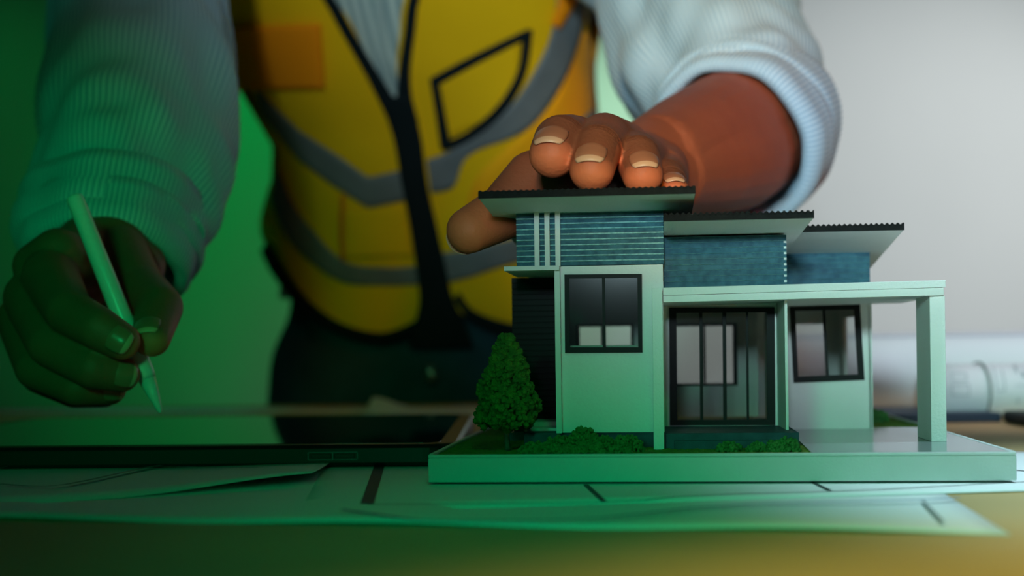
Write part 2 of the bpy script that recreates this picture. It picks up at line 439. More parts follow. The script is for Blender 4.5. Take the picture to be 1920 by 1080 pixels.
# front wall of the left block with window opening
WO = (56.5, 88.8, 55.0, 87.0)
def wall_open(name, s0, s1, t0, t1, h0, h1, ops, parent=house):
    """front-facing wall with rectangular openings (s0,s1,h0,h1)"""
    b = MB(); xs = sorted(set([s0, s1] + [q for o_ in ops for q in o_[:2]])); zs = sorted(set([h0, h1] + [q for o_ in ops for q in o_[2:]]))
    for x0, x1 in zip(xs, xs[1:]):
        for z0, z1 in zip(zs, zs[1:]):
            cx, cz = (x0 + x1) / 2, (z0 + z1) / 2
            if any(o_[0] < cx < o_[1] and o_[2] < cz < o_[3] for o_ in ops): continue
            b.box(x0, x1, t0, t1, z0, z1)
    bm = bmesh.new(); me = bpy.data.meshes.new(name)
    me.from_pydata([tuple(c * .001 for c in v) for v in b.v], [], b.f); bm.from_mesh(me)
    bmesh.ops.remove_doubles(bm, verts=bm.verts, dist=1e-6)
    seen = {}
    for f in bm.faces: seen.setdefault(tuple(sorted(v.index for v in f.verts)), []).append(f)
    bmesh.ops.delete(bm, geom=[f for fs in seen.values() if len(fs) > 1 for f in fs], context='FACES_ONLY')
    bm.to_mesh(me); bm.free(); me.materials.append(W)
    o = bpy.data.objects.new(name, me); COL.objects.link(o); o.parent = parent; return o
wall_open('front_wall', 53.5, 99.0, 45, 47.5, 17.8, 92, [WO])
hb('side_wall', W, boxes=[(26, 28, 102, 230, 15, 90), (34.2, 36.5, 95, 232, 90, 108), (34.5, 36.5, 47, 102, 92.3, 113), (96.5, 99, 47.5, 95, 17.5, 110)])
hb('corner_post', W, bevel=.15, boxes=[(51.0, 53.4, 42, 47.5, 17.7, 92.2)])
hb('pillar', W, bevel=.2, boxes=[(94.0, 98.6, 35, 44.9, 10.6, 81.3)])
hb('small_canopy', W, bevel=.15, boxes=[(28.8, 53.4, 39, 100, 90.1, 92.1)])
hb('ledge', W, bevel=.15, boxes=[(38, 51, 58, 100, 17.8, 19.2), (38, 51, 74, 100, 19.2, 21.2)], label='white stepped ledge under the dark slatted wall')
# dark slatted wall
sw = hb('slat_wall', M['slatblack'], boxes=[(26, 50.8, 101.2, 103, 15, 90)], label='black wall of narrow horizontal slats')
zz = 21.3
while zz < 89:
    b = MB().prism([(101.3, zz), (100.2, zz + .25), (100.5, zz + 2.35), (101.3, zz + 2.45)], 26, 50.8)
    b.build('slat', M['slatblack'], sw, scale=.001); zz += 2.75
# back walls / interior, with rear openings that let the light through
hb('back_wall', W, boxes=[(26, 34.2, 230, 232, 15, 90)])
wall_open('back_wall', 34.2, 153, 230, 232, 15, 108, [(51.7, 64.1, 56, 67.4), (66.7, 81.2, 56.3, 67.6), (107.0, 122.0, 34.3, 66.9), (123.6, 139.1, 34.3, 66.9)])
wall_open('back_wall', 153, 206, 288, 290, 11.6, 84, [(179.5, 197.5, 36.5, 68)])
def side_open(name, s0, s1, t0, t1, h0, h1, op):
    b = MB(); ta, tb_, ha, hb_ = op
    b.box(s0, s1, t0, ta, h0, h1); b.box(s0, s1, tb_, t1, h0, h1); b.box(s0, s1, ta, tb_, h0, ha); b.box(s0, s1, ta, tb_, hb_, h1)
    return b.build(name, W, house, scale=.001)
side_open('side_wall', 205.2, 207.2, 165, 290, 11.6, 84, (200, 262, 36.5, 71))
hb('interior_floor', W, boxes=[(154.5, 205, 167.5, 287.5, 10.8, 12.2)])
hb('partition_wall', W, boxes=[(88, 90, 110, 230, 17.8, 108)])
for q in [((50, 52, 229, 230, 54.5, 69), (64.1, 66.7, 229, 230, 54.5, 69), (81.2, 83, 229, 230, 54.5, 69), (52, 64.1, 229, 230, 54.5, 56), (66.7, 81.2, 229, 230, 54.5, 56), (52, 64.1, 229, 230, 67.5, 69), (66.7, 81.2, 229, 230, 67.5, 69)),
          ((105.5, 107, 228.5, 230, 33, 68.4), (122, 123.6, 228.5, 230, 34.3, 66.9), (139.1, 141.5, 228.5, 230, 33, 68.4), (107, 139.1, 228.5, 230, 33, 34.3), (107, 139.1, 228.5, 230, 66.9, 68.4))]:
    hb('rear_window_frame', M['black'], boxes=q)
# porch: door wall, return wall, right wall
wall_open('door_wall', 99, 152.5, 95, 97, 17.5, 104, [(103, 150, 19.5, 72.6)])
b = MB(); b.hexa([(153.2, 60, 17.4), (154.4, 60, 17.4), (153.6, 165, 17.4), (152.0, 165, 17.4), (153.2, 60, 104), (154.4, 60, 104), (153.6, 165, 104), (152.0, 165, 104)])
b.build('return_wall', W, house, scale=.001)
def tilt_box(b, quad, t0, t1):
    """quad (s,h)*4: bl, br, tr, tl"""
    b.hexa([(q[0], t, q[1]) for t, qs in ((t0, quad),) for q in quad[:2]] + [(quad[1][0], t1, quad[1][1]), (quad[0][0], t1, quad[0][1])] +
           [(quad[3][0], t0, quad[3][1]), (quad[2][0], t0, quad[2][1]), (quad[2][0], t1, quad[2][1]), (quad[3][0], t1, quad[3][1])])
# right wall leans a touch; opening behind the crooked window
b = MB()
L0, L1, R1, R0 = (163.2, 11.6), (163.4, 84), (205.6, 84), (207.3, 11.6)
I = [(168.4, 38.2), (200.2, 39.2), (198.5, 74.2), (167.0, 74.2)]
tilt_box(b, [(153.6, 11.6), R0, I[1], I[0]], 165, 167)
tilt_box(b, [I[0], (153.6, 11.6), (153.6, 84), I[3]], 165, 167)
tilt_box(b, [I[1], R0, R1, I[2]], 165, 167)
tilt_box(b, [I[3], I[2], R1, (153.6, 84)], 165, 167)
b.build('front_wall', W, house, scale=.001)
# windows and glazed door
def lerp2(a, c, t): return (a[0] + (c[0] - a[0]) * t, a[1] + (c[1] - a[1]) * t)
def window(name, outer, inner, t, mull, label, mw=1.3, depth=1.6):
    b = MB()
    for i in range(4):
        j = (i + 1) % 4; tilt_box(b, [outer[i], outer[j], inner[j], inner[i]], t - depth, t)
    fr = b.build(name, M['black'], house, scale=.001); fr['label'] = label
    for u, wd in mull:
        p0, p1 = lerp2(inner[0], inner[1], u), lerp2(inner[3], inner[2], u); b = MB()
        tilt_box(b, [(p0[0] - wd / 2, p0[1]), (p0[0] + wd / 2, p0[1]), (p1[0] + wd / 2, p1[1]), (p1[0] - wd / 2, p1[1])], t - depth * .8, t - .1)
        b.build('mullion', M['black'], fr, scale=.001)
    us = [0] + [u for u, _ in mull] + [1]
    for a, c in zip(us, us[1:]):
        b = MB(); tilt_box(b, [lerp2(inner[0], inner[1], a), lerp2(inner[0], inner[1], c), lerp2(inner[3], inner[2], c), lerp2(inner[3], inner[2], a)], t - .55, t - .35)
        b.build('pane', M['glass'], fr, scale=.001)
    return fr
lw = window('window', [(55.2, 53.4), (89.5, 53.2), (89.7, 88.0), (55.4, 88.3)], [(57.4, 55.9), (87.7, 55.5), (87.7, 86.4), (57.4, 86.6)], 45, [(.505, 1.3)], 'black-framed two-pane window in the left block')
hb('window_sill', W, boxes=[(57.2, 72, 47.4, 52, 55.2, 56.6), (73.4, 88, 47.4, 52, 55.0, 56.4)])
window('glazed_door', [(101.6, 18.0), (151.2, 17.8), (151.6, 73.6), (102.0, 74.2)], [(105.2, 20.6), (147.6, 20.4), (147.8, 71.3), (105.4, 71.6)], 95, [(.272, 1.5), (.532, 1.7), (.785, 1.1)], 'black-framed four-pane glazed door on the porch')
window('window', [(166.6, 35.8), (202.9, 37.0), (201.0, 76.4), (165.0, 76.4)], [(169.1, 39.0), (199.6, 40.0), (197.9, 73.4), (167.9, 73.3)], 165, [(.49, 1.5)], 'crooked black-framed two-pane window beside the carport')
# siding boxes with lap boards
def siding(s0, s1, t, h0, h1, n, lip, depth_t, label):
    core = hb('siding_box', M['siding'], boxes=[(s0 + .2, s1 - .2, t + .5, depth_t, h0, h1)], label=label)
    p = (h1 - h0) / n
    for k in range(n):
        z = h0 + k * p
        l = lip if k < n - 1 else lip * .6
        prof = [(t + .5, z), (t - .15, z + .02), (t + .1, z + p * (1 - l)), (t - .75, z + p * (1 - l * .75)), (t - .65, z + p * .97), (t + .5, z + p * .99)]
        b = MB().prism(prof, s0, s1, [0, 0, 1, 1, 1, 0]); b.build('siding_board', [M['siding'], M['sidinglip']], core, scale=.001)
siding(34.0, 99.4, 45, 92.3, 116.2, 10, .34, 95, 'blue upper box with pale edged lap boards')
siding(99.5, 154.4, 60, 80, 105.2, 10, .10, 95, 'blue lap board box above the glazed door')
siding(154.5, 204.6, 152, 84, 102.6, 7, .10, 200, 'blue lap board box above the right window')
# three vertical white strips
for s_ in (42.3, 46.9, 51.6):
    hb('vertical_strip', W, bevel=.1, boxes=[(s_, s_ + 2.2, 41.6, 44.2, 92.1, 116.8)])
# porch canopy / carport roof: two stacked layers, slightly skewed like the craft model
b = MB()
def slab(b, f, h, x1f, x1b, tb_, s0=98.9):
    (t0, t1) = f
    b.hexa([(s0, t0, h[0][0]), (x1f, t1, h[1][0]), (x1b, tb_, h[1][0] - .3), (s0, tb_, h[0][0] - .3), (s0, t0, h[0][1]), (x1f, t1, h[1][1]), (x1b, tb_, h[1][1] - .3), (s0, tb_, h[0][1] - .3)])
slab(b, (38, 58), ((78.1, 81.4), (80.3, 83.5)), 223.6, 223.2, 165)
b.build('canopy_slab', W, house, .0002, scale=.001)
b = MB(); slab(b, (38.9, 58.9), ((75.0, 78.0), (76.8, 80.2)), 223.0, 222.6, 165)
b.build('canopy_beam', W, house, .0002, scale=.001)
hb('column', W, bevel=.25, boxes=[(217.3, 224.0, 62, 96, 11.65, 76.8)])
hb('infill_wall', W, boxes=[(99.2, 153.4, 97, 98.5, 75, 80)])
# roofs: white soffit board + black corrugated sheet
def roof(s0, s1, t0, t1, h, slope, label, wave=.42):
    rf = empty('roof', (0, 0, 0)); rf.parent = house; rf['label'] = label
    zb = lambda t: h - slope * (t - t0)
    b = MB().hexa([(s0, t0, zb(t0)), (s1, t0, zb(t0)), (s1, t1, zb(t1)), (s0, t1, zb(t1)), (s0, t0, zb(t0) + .45), (s1, t0, zb(t0) + .45), (s1, t1, zb(t1) + .9), (s0, t1, zb(t1) + .9)])
    b.build('soffit_board', W, rf, scale=.001)
    b = MB().hexa([(s0 - .2, t0 - .5, zb(t0) + .46), (s1 + .2, t0 - .5, zb(t0) + .46), (s1 + .2, t1, zb(t1) + .91), (s0 - .2, t1, zb(t1) + .91), (s0 - .2, t0 - .5, zb(t0) + 2.5), (s1 + .2, t0 - .5, zb(t0) + 2.5), (s1 + .2, t1, zb(t1) + 2.5), (s0 - .2, t1, zb(t1) + 2.5)])
    b.box(s0 - .2, s1 + .2, t0 - .9, t0 - .02, zb(t0) - .05, zb(t0) + 2.5)
    b.build('fascia', M['roofblack'], rf, scale=.001)
    nn = int((s1 - s0) / .22); v = []; f = []
    for i in range(nn + 1):
        s = s0 - .2 + (s1 - s0 + .4) * i / nn; a = wave * math.sin(2 * math.pi * (s - s0) / 2.45)
        for t in (t0 - .9, t1):
            z = zb(t) + 3.0 + a; v += [(s * .001, t * .001, z * .001), (s * .001, t * .001, (z - .8 if True else 0) * .001)]
    for i in range(nn):
        k = i * 4
        f += [(k, k + 4, k + 6, k + 2), (k + 1, k + 3, k + 7, k + 5), (k, k + 1, k + 5, k + 4), (k + 2, k + 6, k + 7, k + 3)]
    f += [(0, 2, 3, 1), (nn * 4, nn * 4 + 1, nn * 4 + 3, nn * 4 + 2)]
    obj('corrugated_sheet', v, f, M['roofblack'], rf)
roof(22.9, 112.3, 0, 212, 118.3, .052, 'highest black corrugated roof over the left block', .22)
roof(99.6, 161.3, 12, 215, 108.2, .045, 'middle black corrugated roof')
roof(162.0, 212.0, 95, 292, 108.9, .115, 'lowest black corrugated roof on the right')

# foam tree on the left of the grass
def clump_mesh(balls, m, name, parent, sub=1):
    base = bmesh.new(); bmesh.ops.create_icosphere(base, subdivisions=sub, radius=1)
    bv = [v.co.copy() for v in base.verts]; bf = [[v.index for v in f.verts] for f in base.faces]; base.free()
    vs = []; fs = []
    for c, r in balls:
        o_ = len(vs); jit = [random.uniform(.72, 1.28) for _ in bv]
        vs += [Vector(c) + v * r * j for v, j in zip(bv, jit)]
        fs += [[o_ + i for i in f] for f in bf]
    return obj(name, [v * .001 for v in vs], fs, m, parent)
tree = empty('model_tree', (.0300, .034, .0106)); tree.parent = house; tree['label'] = 'dark green foam tree at the left corner of the model'
rr = tube([Vector((0, 0, 0)), Vector((-.0003, 0, .010)), Vector((.0004, 0, .030))], [.0013, .0011, .0006], 10, 10)
v, f, uv = loft(rr, cap=True); obj('trunk', v, f, M['trunk'], tree, True)
rr = tube([Vector((.0005, 0, .013)), Vector((.005, .001, .011)), Vector((.0085, .001, .0085))], [.0005, .0007, .0006], 8, 6)
v, f, uv = loft(rr, cap=True); obj('branch', v, f, M['trunk'], tree, True)
balls = []
prof = [(10.5, 11.0), (13, 13.3), (19, 13.6), (26, 12.2), (33, 9.8), (41, 7.0), (47, 4.8), (51.5, 1.3)]
def pr(z):
    for (z0, r0), (z1, r1) in zip(prof, prof[1:]):
        if z0 <= z <= z1: return r0 + (r1 - r0) * (z - z0) / (z1 - z0)
    return 1
for k in range(2300):
    z = random.uniform(10.5, 51.5); th = random.uniform(0, 2 * math.pi)
    if random.random() > pr(z) / 12: continue
    R_ = pr(z) * random.uniform(.72, 1.0) * (1 + .12 * math.sin(3 * th + z * .35))
    balls.append(((R_ * math.cos(th), R_ * .9 * math.sin(th), z + random.uniform(-.6, .6)), random.uniform(.6, 1.75)))
for k in range(60):
    z = 13 + k * .56; balls.append(((0, 0, z), min(pr(z) * .60, z - 8.5)))
clump_mesh(balls, M['foliage'], 'foliage', tree)

def bush(cs, name='bush', label=None):
    balls = []
    for (s, t, rx, ry, hh) in cs:
        n = int(rx * ry * hh * 1.3) + 25
        for k in range(n):
            th = random.uniform(0, 2 * math.pi); q = math.sqrt(random.random()); ph = random.random()
            x = s + rx * q * math.cos(th); y = t + ry * q * math.sin(th); z = 10.8 + hh * math.sqrt(max(0, 1 - q * q)) * random.uniform(.25, 1)
            balls.append(((x, y, z), random.uniform(.5, 1.05)))
    o = clump_mesh(balls, M['bush'], name, house)
    if label: o['label'] = label
    return o
bush([(44, 22, 8, 6, 4.5), (54, 26, 8, 6, 7.0), (64, 25, 7.5, 6, 11), (72, 22, 8, 6, 6.8), (82, 24, 8, 6, 7.2), (50, 14, 12, 5, 3.5), (72, 12, 13, 5, 4.2)], label='long green foam shrub in front of the left block')
bush([(126, 20, 5.5, 5, 4.2)], label='small round foam shrub before the porch step')
bush([(137.5, 20, 4.5, 5, 3.8), (145, 19, 5, 5, 5.0), (150.5, 20, 5, 5, 6.2)], label='foam shrub at the right end of the porch step')
bush([(217, 235, 6, 6, 8), (222, 240, 5, 5, 7), (212, 250, 6, 8, 9)], label='foam shrub behind the house beside the carport')

# ------------------------------------------------------------------ tablet
tang = math.radians(-3.6)
tabl = empty('tablet', (0, 0, 0), 0)
tag(tabl, 'black tablet lying flat beside the model on the plan sheets', 'tablet')
fr_ = Pz(812, 872, 0); fl_dir = Vector((-math.cos(tang), -math.sin(tang), 0)); dp_dir = Vector((-math.sin(tang) * 1.0, math.cos(tang), 0))
tabl.location = (fr_.x, fr_.y, ZC + .0004)
WT, DT, HT = .305, .315, .0104
def rrect(x0, x1, y0, y1, r, n=8):
    out = []
    for cx, cy, a0 in ((x1 - r, y1 - r, 0), (x0 + r, y1 - r, 90), (x0 + r, y0 + r, 180), (x1 - r, y0 + r, 270)):
        for i in range(n + 1):
            a = math.radians(a0 + 90 * i / n); out.append((cx + r * math.cos(a), cy + r * math.sin(a)))
    return out
def T2(x, y): # local: x to the right from front-right corner negative, y depth ; front edge follows the photograph's slant
    return (x * math.cos(tang) - y * math.sin(tang) * 0 , y - x * math.sin(-tang) * 1.0)
def plate(name, x0, x1, y0, y1, r, z0, z1, m, parent, bev=.001):
    rings = []
    for (ins, z) in ((bev, z0), (0, z0 + bev), (0, z1 - bev), (bev, z1)):
        rings.append([Vector((*T2(x, y), z)) for x, y in rrect(x0 + ins, x1 - ins, y0 + ins, y1 - ins, max(r - ins, .0004))])
    v, f, uv = loft(rings, cap=True); return obj(name, v, f, m, parent, False)
plate('tablet_body', -WT, 0.012, 0, DT, .017, 0, HT, M['tabletbody'], tabl, .0018)
plate('screen', -WT + .009, .003, .009, DT - .009, .010, HT - .0002, HT + .0003, M['screen'], tabl, .0001)
for x0 in (-.0595, -.0480):
    plate('volume_button', x0, x0 + .0100, -.0006, .002, .0002, .0040, .0062, M['tabletbody'], tabl, .0002)
# thin bright surround of the buttons
b = MB(); 
for (x0, x1, z0, z1) in ((-.0606, -.0368, .0067, .0070), (-.0606, -.0368, .0031, .0034), (-.0609, -.0606, .0034, .0067), (-.0490, -.0486, .0034, .0067), (-.0368, -.0365, .0034, .0067)):
    p = [T2(x0, -.0004), T2(x1, -.0004), T2(x1, .001), T2(x0, .001)]
    b.hexa([(q[0], q[1], z0) for q in p] + [(q[0], q[1], z1) for q in p])
b.build('button_surround', M['chrome'], tabl)

# ------------------------------------------------------------------ stylus
tip, top = P(301, 774, .718), P(138, 366, .722)
ax = (top - tip).normalized(); Lp = (top - tip).length
sty = empty('stylus', tip); tag(sty, 'white stylus held slanted over the tablet', 'stylus')
def stick(name, a, b_, prof, m, parent):
    pts = [(Vector(a).lerp(Vector(b_), t)) for t, r in prof]; rad = [r for t, r in prof]
    t = (Vector(b_) - Vector(a)).normalized(); u = t.cross(Vector((0, 1, 0))).normalized(); w_ = t.cross(u)
    rings = [[p + (u * math.cos(2 * math.pi * i / 24) + w_ * math.sin(2 * math.pi * i / 24)) * r for i in range(24)] for p, r in zip(pts, rad)]
    v, f, uv = loft(rings, cap=True); o = obj(name, v, f, m, parent, True); return o
Z0 = Vector((0, 0, 0))
stick('stylus_barrel', ax * .0185, ax * Lp, [(0, .0044), (.02, .0049), (.3, .0050), (.97, .0044), (.99, .0040), (1, .0027)], M['stylus'], sty)
stick('stylus_tip', Z0, ax * .0182, [(0, .0008), (.08, .0013), (.5, .0029), (1, .0044)], M['stylus'], sty)

# ------------------------------------------------------------------ paper rolls, folder, phone
def roll(name, c, L, r, yaw, label, turns=2.6, tail=0.0):
    e = empty(name, c, yaw); tag(e, label, 'paper roll')
    n = int(turns * 40); pts = []
    for i in range(n + 1):
        a = 2 * math.pi * turns * i / n; q = r * (0.80 + .2 * i / n)
        pts.append((q * math.cos(a + .6), q * math.sin(a + .6)))
    xs = [L * k / 12 - L / 2 for k in range(13)]
    rings = [[Vector((x, p[0], p[1])) for p in pts] for x in xs]
    v, f, uv = loft(rings, closed=False); o = obj('rolled_sheet', v, f, M['paper'], e, True)
    s = o.modifiers.new('t', 'SOLIDIFY'); s.thickness = .0003
    return e
rA = roll('paper_roll', (.50, 1.165, .0335 + TZ + .0006), .62, .0330, math.radians(-1), 'thick white paper roll lying behind the model house', 3.6)
rB = roll('paper_roll', (.475, 1.045, .0208 + TZ + .0006), .34, .0203, math.radians(-2.5), 'thinner roll of floor plans with a black rubber band, in front of the thick roll')
def arc_print(parent, x0, x1, a0, a1, r, m, n=10):
    """ink patch lying on the roll surface, angle from the front (deg, 0 = facing front, 90 = top)"""
    v = []; f = []
    for i in range(n + 1):
        a = math.radians(a0 + (a1 - a0) * i / n)
        for x in (x0, x1): v.append((x, -r * math.cos(a), r * math.sin(a)))
    for i in range(n): f.append((2 * i, 2 * i + 1, 2 * i + 3, 2 * i + 2))
    return obj('printed_line', v, f, m, parent)
RB = .0206
ring_pts = [[Vector((-.131 + .0007 * math.cos(q) + .0030 * math.cos(2 * math.pi * i / 48), (.0209 + .0007 * math.sin(q)) * math.cos(2 * math.pi * i / 48 + math.pi), (.0209 + .0007 * math.sin(q)) * math.sin(2 * math.pi * i / 48))) for q in [2 * math.pi * k / 8 for k in range(8)]] for i in range(49)]
v, f, uv = loft(ring_pts); obj('rubber_band', v, f, M['band_rubber'], rB, True)
for (x0, x1, a0, a1) in [(-.155, -.144, 40, 41.5), (-.155, -.144, 22, 23.5), (-.155, -.1545, 22, 41), (-.1445, -.144, 22, 41), (-.156, -.143, 14, 15.5), (-.156, -.143, -8, -6.5), (-.156, -.1555, -8, 15), (-.1435, -.143, -8, 15),
                         (-.124, -.1235, 0, 60), (-.118, -.1175, 0, 50), (-.124, -.118, 0, 1.5), (-.110, -.100, 58, 59), (-.108, -.107, 40, 66), (-.104, -.102, 30, 45), (-.110, -.095, 12, 13), (-.095, -.0945, 5, 62),
                         (-.112, -.105, -20, -19), (-.1085, -.108, -28, -12), (-.088, -.060, 20, 21), (-.088, -.0875, -10, 50), (-.075, -.0745, 0, 40), (-.125, -.06, -30, -29.4)]:
    arc_print(rB, x0, x1, a0, a1, RB, M['inkgrey'])
for (x0, x1, a0, a1) in [(-.30, .30, 58, 59.5)]:
    arc_print(rA, x0, x1, a0, a1, .0334, M['inkblue'], 3)
o = MB().box(-.075, .085, -.055, .055, 0, .007).build('folder', M['navy'], None, .0012); o.location = (.262, 1.065, TZ + .0002); o.rotation_euler = (0, 0, 0)  # dark slab, also stands in for the shade under the thick roll
tag(o, 'dark navy folder behind the carport of the model, also standing in for shade under the thick roll', 'folder')
o = MB().box(-.07, .07, -.030, .030, 0, .0085).build('phone', M['black'], None, .0025); o.location = (.415, .975, TZ + .0002); o.rotation_euler = (0, 0, math.radians(-4))
tag(o, 'black phone lying in front of the thinner paper roll at the right', 'phone')

# ------------------------------------------------------------------ PERSON
FL = -0.76
person = empty('person', (-0.11, 1.66, FL)); tag(person, 'man in orange safety vest and striped shirt, one hand on the model roof', 'person')
PI_ = person.location.copy()
def pobj(name, verts, faces, mats, smooth=True, uvs=None, parent=None, label=None, offset=True):
    par = parent or person
    o = obj(name, [Vector(v) - PI_ for v in verts], faces, mats, par, smooth, uvs=uvs)
    if label: o['label'] = label
    return o

# torso surface: superellipse sections, leaning forward
TS = [ # z, xc, half width, front y, half depth
    (-0.30, -.105, .170, 1.545, .110),
    (-0.06, -.105, .176, 1.535, .115),
    (0.06, -.100, .178, 1.505, .120),
    (0.12, -.090, .168, 1.478, .120),
    (0.20, -.085, .165, 1.430, .122),
    (0.27, -.076, .163, 1.385, .125),
    (0.34, -.098, .177, 1.335, .130),
    (0.42, -.110, .200, 1.275, .130),
    (0.50, -.110, .195, 1.215, .120),
    (0.555, -.110, .135, 1.185, .085),
    (0.60, -.110, .060, 1.175, .055)]
def tsec(z):
    z = max(TS[0][0], min(TS[-1][0], z))
    for k in range(len(TS) - 1):
        if TS[k][0] <= z <= TS[k + 1][0]:
            a = (z - TS[k][0]) / (TS[k + 1][0] - TS[k][0])
            p0, p1, p2, p3 = TS[max(k - 1, 0)], TS[k], TS[k + 1], TS[min(k + 2, len(TS) - 1)]
            return [p1[i] + (p2[i] - p1[i]) * a for i in range(1, 5)]
def fold(x, z):
    return .004 * noise.noise(Vector((x * 9, z * 5, 1.3))) + .0022 * noise.noise(Vector((x * 24 + z * 9, z * 13, 4)))
def torso_front(x, z, off=0.0):
    xc, hw, yf, hd = tsec(z); hw += off; u = max(-1, min(1, (x - xc) / hw))
    return yf + hd - (hd + off) * (max(0, 1 - abs(u) ** 2.3)) ** (1 / 2.3) + fold(x, z)
def drape(px, py, off):
    d = 1.35; v = ray(px, py)
    for _ in range(14):
        p = CAM_O + v * d; d += .7 * (torso_front(p.x, p.z, off) - p.y)
    p = CAM_O + v * d
    return Vector((p.x, torso_front(p.x, p.z, off), p.z))
def strip(name, A, B, off, m, n=36, mm=8, thick=.0015, parent=None, smooth_curve=True, label=None):
    """cloth piece between two edges, laid on the chest"""
    if smooth_curve: A2, B2 = catmull(A, n), catmull(B, n)
    else:
        def lin(C):
            out = []
            for i in range(n):
                t = i / (n - 1) * (len(C) - 1); k = min(int(t), len(C) - 2); u = t - k
                out.append(tuple(C[k][q] + (C[k + 1][q] - C[k][q]) * u for q in (0, 1)))
            return out
        A2, B2 = lin(A), lin(B)
    v = []; f = []; uv = []
    for a, b_ in zip(A2, B2):
        for k in range(mm + 1):
            t = k / mm; v.append(drape(a[0] + (b_[0] - a[0]) * t, a[1] + (b_[1] - a[1]) * t, off))
    for i in range(n - 1):
        for k in range(mm):
            q = i * (mm + 1) + k; f.append((q, q + 1, q + mm + 2, q + mm + 1))
            uv.append(((k / mm, i / n), ((k + 1) / mm, i / n), ((k + 1) / mm, (i + 1) / n), (k / mm, (i + 1) / n)))
    o = pobj(name, v, f, m, True, uv, parent, label)
    s = o.modifiers.new('t', 'SOLIDIFY'); s.thickness = thick; s.offset = 0
    return o

# shirt: torso and two sleeves
rings = []
for k in range(40):
    z = .115 + (.60 - .115) * k / 39; xc, hw, yf, hd = tsec(z); ring = []
    for i in range(64):
        th = 2 * math.pi * i / 64; c, s = math.cos(th), math.sin(th)
        x = xc + hw * math.copysign(abs(c) ** (2 / 2.3), c); y = yf + hd - hd * math.copysign(abs(s) ** (2 / 2.3), s)
        ring.append(Vector((x, y, z)))
    rings.append(ring)
v, f, uv = loft(rings, cap=True)
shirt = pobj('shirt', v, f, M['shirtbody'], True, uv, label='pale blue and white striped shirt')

def mkwob(seed, amp, fr):
    def wfn(t, th):
        p = Vector((math.cos(th) * 1.1 + seed, math.sin(th) * 1.1, t * fr))
        q = Vector((math.cos(th) * 2.0 + seed, math.sin(th) * 2.0, t * fr * 1.9 + math.cos(th) * 1.2))
        return amp * (noise.noise(p) * 1.3 + noise.noise(q) * .8)
    return wfn
def sleeve(path, radii, seed, label, n=60, amp=.009, fr=5):
    rr = tube(path, radii, 96, n, mkwob(seed, amp, fr)); v, f, uv = loft(rr)
    o = pobj('sleeve', v, f, M['shirt'], True, uv, shirt, label)
    s = o.modifiers.new('t', 'SOLIDIFY'); s.thickness = .0015; s.offset = 0
    return o
# image-right sleeve (his left arm)
shR, shL = Vector((.075, 1.30, .47)), Vector((-.300, 1.30, .47))
sleeve([shR, P(1275, -90, 1.17), P(1312, 40, 1.08), P(1362, 140, 1.01), P(1392, 225, .965), P(1388, 258, .945)],
       [.080, .076, .070, .063, .059, .056], 3.1, 'upper sleeve on the arm reaching to the model')
sleeve([shL, P(262, -60, 1.12), P(268, 90, 1.05), P(266, 200, .98), P(250, 300, .92), P(232, 375, .885), P(212, 440, .86)],
       [.080, .066, .064, .065, .063, .056, .049], 8.4, 'upper sleeve on the arm holding the stylus')
def cuff(c, axis, r, wd, label, seed, fold_n=2):
    axis = axis.normalized(); u = axis.cross(Vector((0, 0, 1))).normalized(); w_ = axis.cross(u)
    prof = [(-.5, -.004), (-.5, .001), (-.25, .0035), (0, .002), (.1, .0045), (.35, .004), (.5, .001), (.5, -.005), (.2, -.006)]
    rings = []
    for k, (a, dr) in enumerate(prof):
        ring = []
        for i in range(80):
            th = 2 * math.pi * i / 80
            q = r + dr + .004 * noise.noise(Vector((math.cos(th) * 1.6 + seed, math.sin(th) * 1.6, a)))
            ring.append(c + axis * (a * wd + .005 * noise.noise(Vector((math.cos(th) + seed, math.sin(th), 7)))) + (u * math.cos(th) + w_ * math.sin(th)) * q)
        rings.append(ring)
    rings.append(rings[0]); v, f, uv = loft(rings); v = v
    return pobj('rolled_cuff', v, f, M['shirt'], True, uv, shirt, label)
EL_R, WR_R = P(1402, 205, 1.02), P(1222, 300, .715)
EL_L, WR_L = P(262, 160, 1.00), P(205, 500, .825)
axR = (WR_R - EL_R)
cuff(P(1386, 262, .935), Vector((-.55, -.80, -.38)), .056, .034, 'rolled striped cuff above the hand on the roof', 2.2)
cuff(P(1396, 244, .955), Vector((-.50, -.82, -.30)), .059, .036, 'outer fold of the rolled cuff above the hand on the roof', 5.2)
cuff(P(205, 462, .850), Vector((-.02, -.50, -.85)), .0475, .036, 'rolled striped cuff above the stylus hand', 9.2)
cuff(P(212, 425, .865), Vector((-.05, -.45, -.88)), .0525, .040, 'outer fold of the rolled cuff above the stylus hand', 1.2)

# ---- skin: hands + forearms fine, the rest coarser, one mesh
tips = []
def finger(pts): return chain(pts, .22)
def rotm(x, y, z):  # columns
    return Matrix((x, y, z)).transposed()
balls = []
